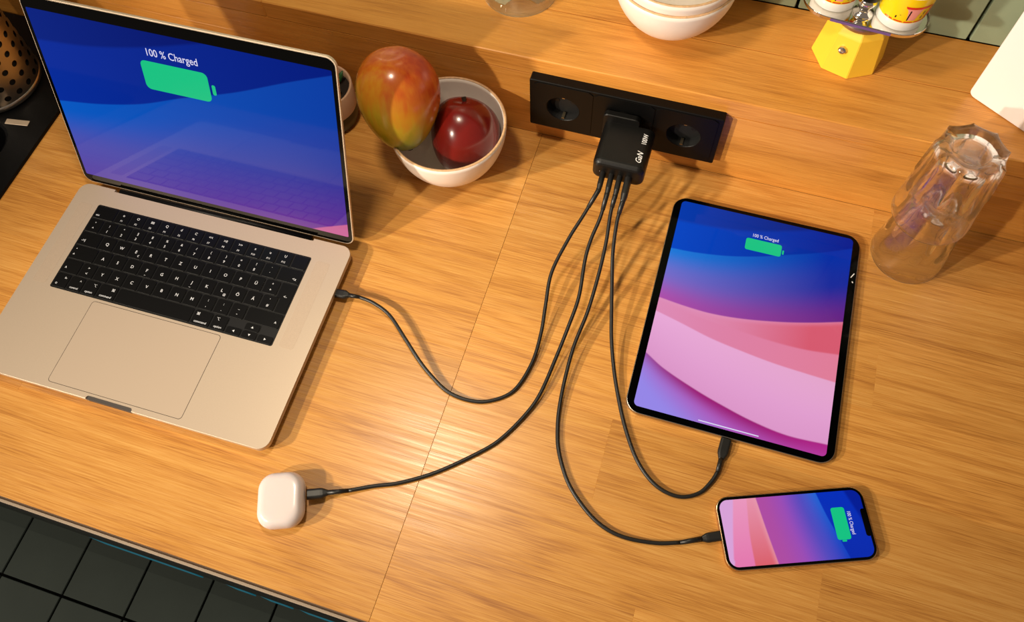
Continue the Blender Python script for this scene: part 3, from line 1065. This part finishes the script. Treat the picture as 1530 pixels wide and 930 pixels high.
# ------------------------------------------------------------------ cables
CAB = {
 'laptop': [(0.0946, -0.1051, 0.0635), (0.0856, -0.1342, 0.052), (0.0758, -0.1609, 0.038), (0.0672, -0.1984, 0.022), (0.0707, -0.2349, 0.012), (0.0744, -0.2655, 0.006), (0.0744, -0.301, 0.003), (0.0646, -0.3362, 0.0022), (0.0435, -0.3546, 0.0022), (0.0217, -0.3602, 0.0022), (-0.0024, -0.3577, 0.003), (-0.0239, -0.347, 0.005), (-0.0425, -0.3347, 0.0075), (-0.0662, -0.3151, 0.0095), (-0.0927, -0.2937, 0.01), (-0.1154, -0.2846, 0.0095), (-0.1338, -0.2819, 0.009)],
 'case': [(0.1048, -0.1068, 0.062), (0.1044, -0.1322, 0.053), (0.1006, -0.1568, 0.043), (0.1001, -0.1797, 0.034), (0.1041, -0.219, 0.022), (0.1017, -0.2537, 0.014), (0.0981, -0.2889, 0.008), (0.093, -0.3311, 0.005), (0.0845, -0.3575, 0.003), (0.0679, -0.3892, 0.0022), (0.0506, -0.4098, 0.0022), (0.0148, -0.4422, 0.0022), (-0.0178, -0.4635, 0.0022), (-0.0408, -0.4738, 0.0026), (-0.0640, -0.4862, 0.0048)],
 'phone': [(0.1141, -0.1069, 0.062), (0.1142, -0.1255, 0.054), (0.1175, -0.1554, 0.042), (0.1185, -0.1905, 0.028), (0.1174, -0.2308, 0.016), (0.1132, -0.2707, 0.01), (0.1133, -0.3051, 0.006), (0.1157, -0.3377, 0.0035), (0.1201, -0.3624, 0.0022), (0.1282, -0.3865, 0.0022), (0.1456, -0.4141, 0.0022), (0.1686, -0.4344, 0.0022), (0.1901, -0.4458, 0.0022), (0.2131, -0.4494, 0.0022), (0.2421, -0.4458, 0.0022), (0.2640, -0.4388, 0.0030)],
 'tablet': [(0.1239, -0.112, 0.062), (0.1235, -0.1327, 0.054), (0.1274, -0.1632, 0.04), (0.1339, -0.1902, 0.028), (0.1433, -0.2274, 0.016), (0.1499, -0.2525, 0.01), (0.1595, -0.2809, 0.006), (0.1695, -0.3057, 0.004), (0.1844, -0.3372, 0.0022), (0.2026, -0.367, 0.0022), (0.2198, -0.3847, 0.0022), (0.2375, -0.394, 0.0022), (0.2566, -0.3951, 0.0022), (0.2729, -0.3861, 0.0022), (0.2822, -0.3714, 0.0022), (0.2862, -0.3600, 0.0028)],
}
# plug tips: (tip point at the device, width, thickness, overmould length)
ENDS = {'laptop': ((-0.1622, -0.2850, 0.0090), 0.0105, 0.0062, 0.017), 'case': ((-0.1012, -0.5030, 0.0100), 0.0105, 0.0066, 0.021),
        'phone': ((0.3000, -0.4212, 0.0038), 0.0095, 0.0060, 0.019), 'tablet': ((0.2885, -0.3247, 0.0034), 0.0110, 0.0058, 0.022)}
PORTX = {'laptop': 0.0939, 'case': 0.1036, 'phone': 0.1132, 'tablet': 0.1231}
LBL = {'laptop': 'black charging cable running from the wall charger to the laptop',
       'case': 'black charging cable running from the wall charger to the white earbuds case',
       'phone': 'black charging cable running from the wall charger to the smartphone',
       'tablet': 'black charging cable running from the wall charger to the tablet'}


def overmould(bm, a, b_, w, t, taper=0.45, side=None):
    """rounded plug body from a (device side) to b_ (cable side)"""
    a, b_ = Vector(a), Vector(b_)
    d = (b_ - a).normalized()
    s = Vector(side) if side else d.cross(Vector((0, 0, 1)))
    s = (s - s.dot(d) * d).normalized(); u = s.cross(d)
    L = (b_ - a).length
    loops = []
    for f_, k in ((0.0, 0.94), (0.02, 1.0), (0.62, 1.0), (0.74, 0.93), (0.98, taper + 0.08), (1.0, taper)):
        ww, tt = w * k, max(t * (1 - (1 - k) * 0.6), 0.0044)
        loops.append([tuple(a + d * L * f_ + s * x + u * y) for x, y in rr(ww, tt, min(ww, tt) * 0.42, 5)])
    stack(bm, loops)


for nme, pts in CAB.items():
    cab = thing('charging_cable', LBL[nme], 'cable', (pts[8][0], pts[8][1], 0.0), 0, 'charging cables')
    off = Vector(cab.location)
    loc = [Vector(p) - off for p in pts]
    tip, w_, t_, ln = ENDS[nme]
    tip = Vector(tip) - off
    dirv = (loc[-1] - tip).normalized()
    bend = tip + dirv * ln
    line = catmull(loc[:-1] + [loc[-1]] + [], 6)
    portp = Vector((PORTX[nme], CY0 + 0.0005, 0.0612)) - off
    bm = bmesh.new()
    tube(bm, line, 0.00205, 12)
    link('wire', bm, M['cable'], cab, smooth=True)
    # plug at the charger: stands on edge, thin side up
    bm = bmesh.new()
    overmould(bm, portp, loc[0], (0.0110 if nme != 'tablet' else 0.0145), (0.0062 if nme != 'tablet' else 0.0078), 0.42, side=(0, 0, 1))
    pl = link('charger_plug', bm, M['cable'], cab, smooth=False)
    b = bmesh.new()
    tube(b, [loc[0] + (portp - loc[0]) * 0.08, loc[0], loc[0] + (line[4] - loc[0])], 0.0028, 12, radii=[0.0030, 0.0029, 0.0025])
    link('strain_relief', b, M['cable'], pl, smooth=True)
    bm = bmesh.new()
    overmould(bm, tip, bend, w_, t_, 0.45)
    pl2 = link('device_plug', bm, M['cable'], cab, smooth=False)
    b = bmesh.new(); tube(b, [bend - dirv * 0.001, loc[-1]], 0.003, 12, radii=[0.0027, 0.0022])
    link('strain_relief', b, M['cable'], pl2, smooth=True)

# ------------------------------------------------------------------ fruit bowl
def bowl_obj(name, label, cx, cy, z, R0, Hh, foot, group=None, flare=1.0):
    t = thing(name, label, 'bowl', (cx, cy, z), 0, group)
    bm = bmesh.new()
    outer = []
    for i in range(15):
        a = i / 14
        r = foot + (R0 - foot) * sin(a * pi / 2) ** flare
        outer.append((r, 0.004 + (Hh - 0.004) * (1 - cos(a * pi / 2)) ** 0.80))
    inner = [(r - 0.0035, max(zz + 0.001, 0.0085)) for r, zz in outer[::-1]]
    inner = [(R0 - 0.0030, Hh)] + [p for p in inner[1:]]
    prof = [(0, 0.0015), (foot - 0.006, 0.0015), (foot - 0.004, 0.0), (foot - 0.001, 0.0), (foot, 0.004)] + outer[1:] + inner + [(0, 0.0085)]
    lathe(bm, prof, 72)
    link('body', bm, M['ceramic'], t, smooth=True)
    bm = bmesh.new()
    rp = [(R0 - 0.0015 + 0.0016 * cos(2 * pi * i / 8), Hh + 0.0002 + 0.0009 * sin(2 * pi * i / 8)) for i in range(8)]
    lathe(bm, rp + [rp[0]], 72)
    link('rim', bm, M['rim_brown'], t, smooth=True)
    return t


bowl_obj('fruit_bowl', 'cream bowl with thin brown rim holding the two mangoes', -0.0945, -0.0720, 0.0, 0.0690, 0.079, 0.030)

M['mango1'] = fruit_mat('mango_skin', [(0.05, '#9A9A1C'), (0.28, '#C0A428'), (0.48, '#CC8A24'), (0.66, '#C8661E'), (0.86, '#B23E18'), (1.0, '#9A2A14')], (4.0, 2.0, 6.0), 1.0)
M['mango2'] = fruit_mat('red_mango_skin', [(0.1, '#5E140C'), (0.45, '#6E120E'), (0.75, '#841A16'), (1.0, '#A03024')], (-3.0, 3.0, 4.0), 4.0, 0.6)


def fruit(name, label, m, loc, rx, ry, rz, rot, dent=0.0, taper=0.0, flat=0.0):
    t = thing(name, label, 'mango', loc, 0)
    t.rotation_euler = rot
    bm = bmesh.new()
    bmesh.ops.create_uvsphere(bm, u_segments=48, v_segments=32, radius=1)
    for v in bm.verts:
        x, y, z = v.co
        k = 1 + taper * z
        ang = math.atan2(y, x)
        lump = 1 + 0.018 * sin(3 * ang + 1) + 0.012 * sin(5 * ang + 2.0 * z)
        x *= k * lump; y *= k * lump
        x += dent * (1 - z * z)
        z *= 1 - flat * math.exp(-(x * x + y * y) * 14) * (1 if z < 0 else 1.2)
        v.co = Vector((x * rx, y * ry, z * rz))
    link('skin', bm, m, t, smooth=True)
    return t


f1 = fruit('mango', 'large yellow and orange-red mango leaning on the bowl edge', M['mango1'], (-0.1450, -0.0830, 0.1130), 0.0460, 0.0450, 0.0640, (-0.30, -0.06, 0.25), taper=0.24, flat=0.05)
b = bmesh.new(); lathe(b, [(0, 0.0012), (0.004, 0.001), (0.0065, -0.0006), (0.003, -0.002), (0, -0.002)], 14, 0.002, -0.010, -0.0590, rot=Matrix.Rotation(pi * 0.86, 3, 'X'), mod=lambda a, r, z: 1 + 0.3 * sin(3 * a))
link('blossom_end', b, M['stem'], f1)
f2 = fruit('mango', 'dark red mango lying inside the cream bowl', M['mango2'], (-0.0810, -0.0690, 0.0555), 0.0410, 0.0400, 0.0465, (-0.5, 0.2, 0.5), taper=0.05, dent=0.16, flat=0.08)
b = bmesh.new(); tube(b, [(0.004, 0.0, 0.0400), (0.003, 0.002, 0.0470)], 0.002, 8, radii=[0.0022, 0.0028])
link('stem', b, M['stem'], f2)

# ------------------------------------------------------------------ plant pot behind the laptop
pot = thing('potted_succulent', 'small two-tone pot with a green plant behind the laptop screen', 'plant', (-0.2660, -0.0480, 0.0))
b = bmesh.new(); lathe(b, [(0, 0), (0.028, 0), (0.0335, 0.006), (0.0355, 0.020), (0.0355, 0.030)], 48)
link('pot_base', b, M['pot_dark'], pot, smooth=True)
b = bmesh.new(); lathe(b, [(0.0357, 0.0295), (0.0357, 0.062), (0.0345, 0.0635), (0.0325, 0.062), (0.0320, 0.050), (0.030, 0.030)], 48)
link('pot_top', b, M['pot_top'], pot, smooth=True)
b = bmesh.new(); lathe(b, [(0, 0.053), (0.0321, 0.052)], 32)
link('soil', b, M['soil'], pot)
rnd = random.Random(3)
for k in range(12):
    a = k * 2.4; L = rnd.uniform(0.018, 0.030); rr0 = rnd.uniform(0.004, 0.018)
    b = bmesh.new()
    base_ = Vector((rr0 * cos(a), rr0 * sin(a), 0.052)); d = Vector((cos(a) * 0.7, sin(a) * 0.7, rnd.uniform(0.7, 1.4))).normalized()
    tube(b, [base_, base_ + d * L * 0.35, base_ + d * L * 0.7, base_ + d * L], 0.004, 8, radii=[0.0015, 0.0036, 0.0030, 0.0006])
    link('leaf', b, M['leaf'], pot, smooth=True)

# ------------------------------------------------------------------ tumblers
def tumbler(name, label, cx, cy, z, tilt, r_rim, r_base, hgt, nf=9, group=None, phase=0.0):
    """upside-down faceted tumbler: rim at the bottom (local z 0), base on top"""
    t = thing(name, label, 'glass', (cx, cy, z), 0, group)
    t.rotation_euler = (tilt[0], tilt[1], phase)
    n = nf * 8

    def facet(a, k):
        # k 0 round, 1 polygon with n facets
        seg = 2 * pi / nf
        q = (a % seg) - seg / 2
        return 1 - k * (1 - cos(seg / 2) / cos(q)) if True else 1
    bm = bmesh.new()
    prof = []
    ob = []
    for i in range(25):
        s = i / 24
        zz = hgt * s
        r = r_rim + (r_base - r_rim) * (s ** 1.15)
        k = 0.0 if s < 0.30 else min(1.0, (s - 0.30) / 0.10)
        ob.append((r, zz, k))
    rings = []
    for r, zz, k in ob:
        # arches: facet begins lower at the middle of each facet
        ring = []
        for i in range(n):
            a = 2 * pi * i / n
            seg = 2 * pi / nf
            q = (a % seg) - seg / 2
            start = 0.36 * hgt + 0.10 * hgt * (1 - cos(q / (seg / 2) * pi / 2)) * 1.6
            kk = min(1, max(0, (zz - start) / (0.05 * hgt)))
            rad = r * (1 - 0.115 * kk * (max(0, cos(q * nf / 2)) ** 0.6)) + 0.0018 * kk
            ring.append(bm.verts.new((rad * cos(a), rad * sin(a), zz)))
        rings.append(ring)
    # rounded base edge and foot
    for r, zz in ((r_base - 0.0015, hgt + 0.002), (r_base - 0.006, hgt + 0.0035), (r_base - 0.011, hgt + 0.0035), (r_base - 0.0135, hgt + 0.0015), (r_base - 0.018, hgt - 0.001), (0.004, hgt - 0.0025)):
        ring = []
        for i in range(n):
            a = 2 * pi * i / n; seg = 2 * pi / nf; q = (a % seg) - seg / 2
            kk = 1 if r > r_base - 0.003 else 0.3 if r > r_base - 0.008 else 0
            rad = r * (1 - 0.080 * kk * max(0, cos(q * nf / 2)) ** 0.7)
            ring.append(bm.verts.new((rad * cos(a), rad * sin(a), zz)))
        rings.append(ring)
    inner = [(0.004, hgt - 0.011), (r_base * 0.55, hgt - 0.0105), (r_base - 0.0068, hgt - 0.008), (r_base - 0.0045, hgt - 0.015)]
    for i in range(8):
        s = 0.82 * (1 - i / 7)
        inner.append((r_rim + (r_base - r_rim) * (s ** 1.15) - 0.0050 + 0.0030 * (1 - s), hgt * s))
    inner[-1] = (r_rim - 0.0018, 0.0)
    for r, zz in inner:
        rings.append([bm.verts.new((r * cos(2 * pi * i / n), r * sin(2 * pi * i / n), zz)) for i in range(n)])
    m_ = len(ob) + 6
    for idx, (a, b_) in enumerate(zip(rings, rings[1:])):
        if idx == m_ - 1: continue
        for i in range(n):
            bm.faces.new((a[i], a[(i + 1) % n], b_[(i + 1) % n], b_[i]))
    for k in range(8, m_ - 3):
        for i in range(0, n, 8):
            e_ = bm.edges.get((rings[k][i], rings[k + 1][i]))
            if e_: e_.smooth = False
    bm.faces.new(rings[m_ - 1]); bm.faces.new(rings[m_])
    a, b_ = rings[-1], rings[0]
    for i in range(n): bm.faces.new((a[i], a[(i + 1) % n], b_[(i + 1) % n], b_[i]))
    link('glass_body', bm, M['glass'], t, smooth=True)
    return t


tumbler('tumbler', 'clear faceted tumbler upside down on the worktop, lower of the stacked pair', 0.4448, -0.0509, 0.0004, (0, 0), 0.0395, 0.0285, 0.108, group='stacked tumblers')
tumbler('tumbler', 'clear faceted tumbler upside down, upper of the stacked pair', 0.4400, -0.0490, 0.0830, (0.0, -0.035), 0.0400, 0.0325, 0.110, group='stacked tumblers', phase=0.2)

# glass on the ledge, upside down, cut by the top of the picture
gt = thing('drinking_glass', 'plain thin drinking glass standing upside down on the ledge', 'glass', (-0.0560, 0.0985, H + 0.0003))
b = bmesh.new()
lathe(b, [(0, 0.098), (0.020, 0.098), (0.0285, 0.094), (0.033, 0.084), (0.0445, 0.0005), (0.0438, 0.0), (0.0425, 0.0005), (0.031, 0.083), (0.026, 0.090), (0, 0.091)], 64)
link('glass_body', b, M['glass'], gt, smooth=True)

# ------------------------------------------------------------------ stacked bowls on the ledge
bowl_obj('ceramic_bowl', 'white bowl with brown rim on the ledge, lower one of the stack', 0.1220, 0.0945, H, 0.0680, 0.074, 0.0235, 'stacked white bowls')
bowl_obj('ceramic_bowl', 'white bowl nested in the lower bowl on the ledge, upper one', 0.1225, 0.0955, H + 0.0135, 0.0670, 0.074, 0.0235, 'stacked white bowls')

# ------------------------------------------------------------------ white box on the ledge
wb = thing('white_container', 'white box with rounded corners at the right end of the ledge', 'container', (0.5065, 0.0405 + 0.045, H), -0.566)
bm = bmesh.new()
wf = lambda x, y, z: (x, z, y)
slab(bm, 0.030, 0.083, -0.040, 0.030, 0.145, 0.165, 0.007, 0.002, 0.002, f=wf, seg=6)
link('body', bm, M['white_box'], wb, smooth=False)

# ------------------------------------------------------------------ moka maker with cup tray
MX, MY = 0.3206, 0.1000
moka = thing('espresso_maker', 'yellow eight-sided stovetop espresso maker with polished two-cup tray', 'coffee maker', (MX, MY, H), 0.0)
AO = math.atan2(62.5 - 99, 324.1 - 320.6)   # corner direction found in the photo


def octo(r, z, off=0.0, n=8): return [(r * cos(AO + off + i * 2 * pi / n), r * sin(AO + off + i * 2 * pi / n), z) for i in range(n)]


bm = bmesh.new()
stack(bm, [octo(0.0375, 0.0), octo(0.0385, 0.001), octo(0.0325, 0.050), octo(0.0300, 0.054), octo(0.0270, 0.058)])
bmesh.ops.bevel(bm, geom=list(bm.edges), offset=0.0005, segments=2, affect='EDGES')
link('boiler', bm, M['moka_yellow'], moka)
b = bmesh.new(); lathe(b, [(0.0280, 0.0575), (0.0285, 0.060), (0.0285, 0.0685), (0, 0.0685)], 64)
link('collar', b, M['steel_dark'], moka, smooth=True)
vdir = Vector((309.4 - 320.6, 68.0 - 99, 0)).normalized()
am = math.atan2(vdir.y, vdir.x)
b = bmesh.new(); lathe(b, [(0, 0.0035), (0.0015, 0.0035), (0.0022, 0.0045), (0.0035, 0.0042), (0.0045, 0.003), (0.005, 0.0)], 8, 0, 0, 0, rot=Vector((vdir.x, vdir.y, 0.1)).to_track_quat('Z', 'Y').to_matrix())
link('safety_valve', b, M['steel'], moka, loc=(vdir.x * 0.0315, vdir.y * 0.0315, 0.034))
TZ = 0.0690
ta = -0.085
LOB = ((0.3520 - MX, 0.0945 - MY), (0.2850 - MX, 0.1005 - MY))


def stadium(r, z):
    pts = []
    for (cx, cy), a0 in ((LOB[0], -pi / 2 + ta), (LOB[1], pi / 2 + ta)):
        for i in range(25):
            a = a0 + pi * i / 24
            pts.append((cx + r * cos(a), cy + r * sin(a), z))
    return pts


b = bmesh.new()
stack(b, [stadium(0.0285, TZ), stadium(0.0300, TZ + 0.0008), stadium(0.0303, TZ + 0.0045), stadium(0.0297, TZ + 0.0050), stadium(0.0290, TZ + 0.0042), stadium(0.0278, TZ + 0.0018)])
link('cup_tray', b, M['tray'], moka)
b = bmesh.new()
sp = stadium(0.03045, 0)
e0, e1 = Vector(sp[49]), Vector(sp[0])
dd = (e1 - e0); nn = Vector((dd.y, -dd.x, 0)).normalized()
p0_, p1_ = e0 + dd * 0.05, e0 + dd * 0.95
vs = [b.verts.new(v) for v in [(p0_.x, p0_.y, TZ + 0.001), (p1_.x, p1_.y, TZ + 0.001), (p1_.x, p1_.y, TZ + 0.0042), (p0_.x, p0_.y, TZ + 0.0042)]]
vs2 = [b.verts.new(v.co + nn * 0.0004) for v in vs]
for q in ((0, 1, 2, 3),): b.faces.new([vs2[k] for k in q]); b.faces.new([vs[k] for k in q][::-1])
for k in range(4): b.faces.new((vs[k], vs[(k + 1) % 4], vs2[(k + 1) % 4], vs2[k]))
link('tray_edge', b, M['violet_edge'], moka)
SXc, SYc = 0.3165 - MX, 0.0890 - MY
b = bmesh.new(); lathe(b, [(0.0105, TZ + 0.0016), (0.0105, TZ + 0.004), (0.0070, TZ + 0.006), (0.0062, TZ + 0.011), (0.0085, TZ + 0.015), (0.0095, TZ + 0.019), (0.0075, TZ + 0.024), (0, TZ + 0.024)], 24, SXc, SYc, 0)
link('spout_column', b, M['tray'], moka, smooth=True)
b = bmesh.new(); lathe(b, [(0.0065, TZ + 0.022), (0.0105, TZ + 0.025), (0.0125, TZ + 0.040), (0.0115, TZ + 0.060), (0, TZ + 0.062)], 24, SXc, SYc, 0)
link('black_knob', b, M['black_matte'], moka, smooth=True)


def wrap_patch(parent, name, m, rfun, pts, off, n=10):
    """pts: polygon rows: list of (a0, a1, z)"""
    bm = bmesh.new()
    rings = []
    for a0, a1, z in pts:
        r = rfun(z) + off
        rings.append([bm.verts.new((r * cos(a0 + (a1 - a0) * i / n), r * sin(a0 + (a1 - a0) * i / n), z)) for i in range(n + 1)])
    for p, q in zip(rings, rings[1:]):
        for i in range(n): bm.faces.new((p[i], p[i + 1], q[i + 1], q[i]))
    return link(name, bm, m, parent, smooth=True)


def espresso_cup(label, cx, cy, rot, Rr=0.028):
    t = thing('espresso_cup', label, 'cup', (cx, cy, H + TZ + 0.0020), rot, 'espresso cups on the tray')
    rf = lambda z: Rr - 0.0050 + 0.0050 * min(1, max(0, (z - 0.004) / 0.05))
    prof = [(0, 0), (Rr - 0.006, 0), (Rr - 0.0042, 0.002)] + [(rf(z), z) for z in (0.012, 0.02, 0.03, 0.04, 0.052)] + [(rf(0.052) - 0.001, 0.0535), (rf(0.052) - 0.0025, 0.052), (Rr - 0.008, 0.008), (0, 0.006)]
    b = bmesh.new(); lathe(b, prof, 48)
    body = link('body', b, M['cup_white'], t, smooth=True)
    wrap_patch(t, 'yellow_band', M['cup_yellow'], rf, [(0, 2 * pi, z) for z in (0.0125, 0.02, 0.03, 0.04, 0.047)], 0.0002, 48)
    f = -pi / 2
    for k in range(5):   # scalloped red line along the foot of the band
        a0 = f - 0.9 + k * 0.42
        wrap_patch(t, 'red_scallop', M['print_red'], rf, [(a0, a0 + 0.40, 0.0130 + 0.0006), (a0 + 0.04, a0 + 0.36, 0.0152)], 0.0004, 6)
    wrap_patch(t, 'pink_panel', M['print_pink'], rf, [(f + 0.05, f + 0.35, 0.0170), (f - 0.05, f + 0.45, 0.0300), (f - 0.12, f + 0.5, 0.0330)], 0.0004)
    wrap_patch(t, 'red_stripe', M['print_red'], rf, [(f - 0.15, f + 0.75, 0.0332), (f - 0.2, f + 0.9, 0.0362)], 0.0005)
    wrap_patch(t, 'red_panel', M['print_red'], rf, [(f + 0.80, f + 1.05, 0.0170), (f + 0.90, f + 1.2, 0.0330)], 0.0004)
    for a0, z0_, z1_ in ((f + 0.02, 0.017, 0.031), (f + 0.56, 0.0185, 0.0225), (f + 0.60, 0.024, 0.029), (f - 0.45, 0.018, 0.021), (f - 0.3, 0.023, 0.0235)):
        wrap_patch(t, 'black_mark', M['print_black'], rf, [(a0, a0 + 0.045, z0_), (a0 + 0.01, a0 + 0.06, z1_)], 0.0006, 3)
    return t


espresso_cup('white espresso cup with yellow print, left one on the polished tray', 0.2860, 0.1020, -0.1, 0.0260)
espresso_cup('white espresso cup with yellow print, right one on the polished tray', 0.3515, 0.0945, 0.1, 0.0275)
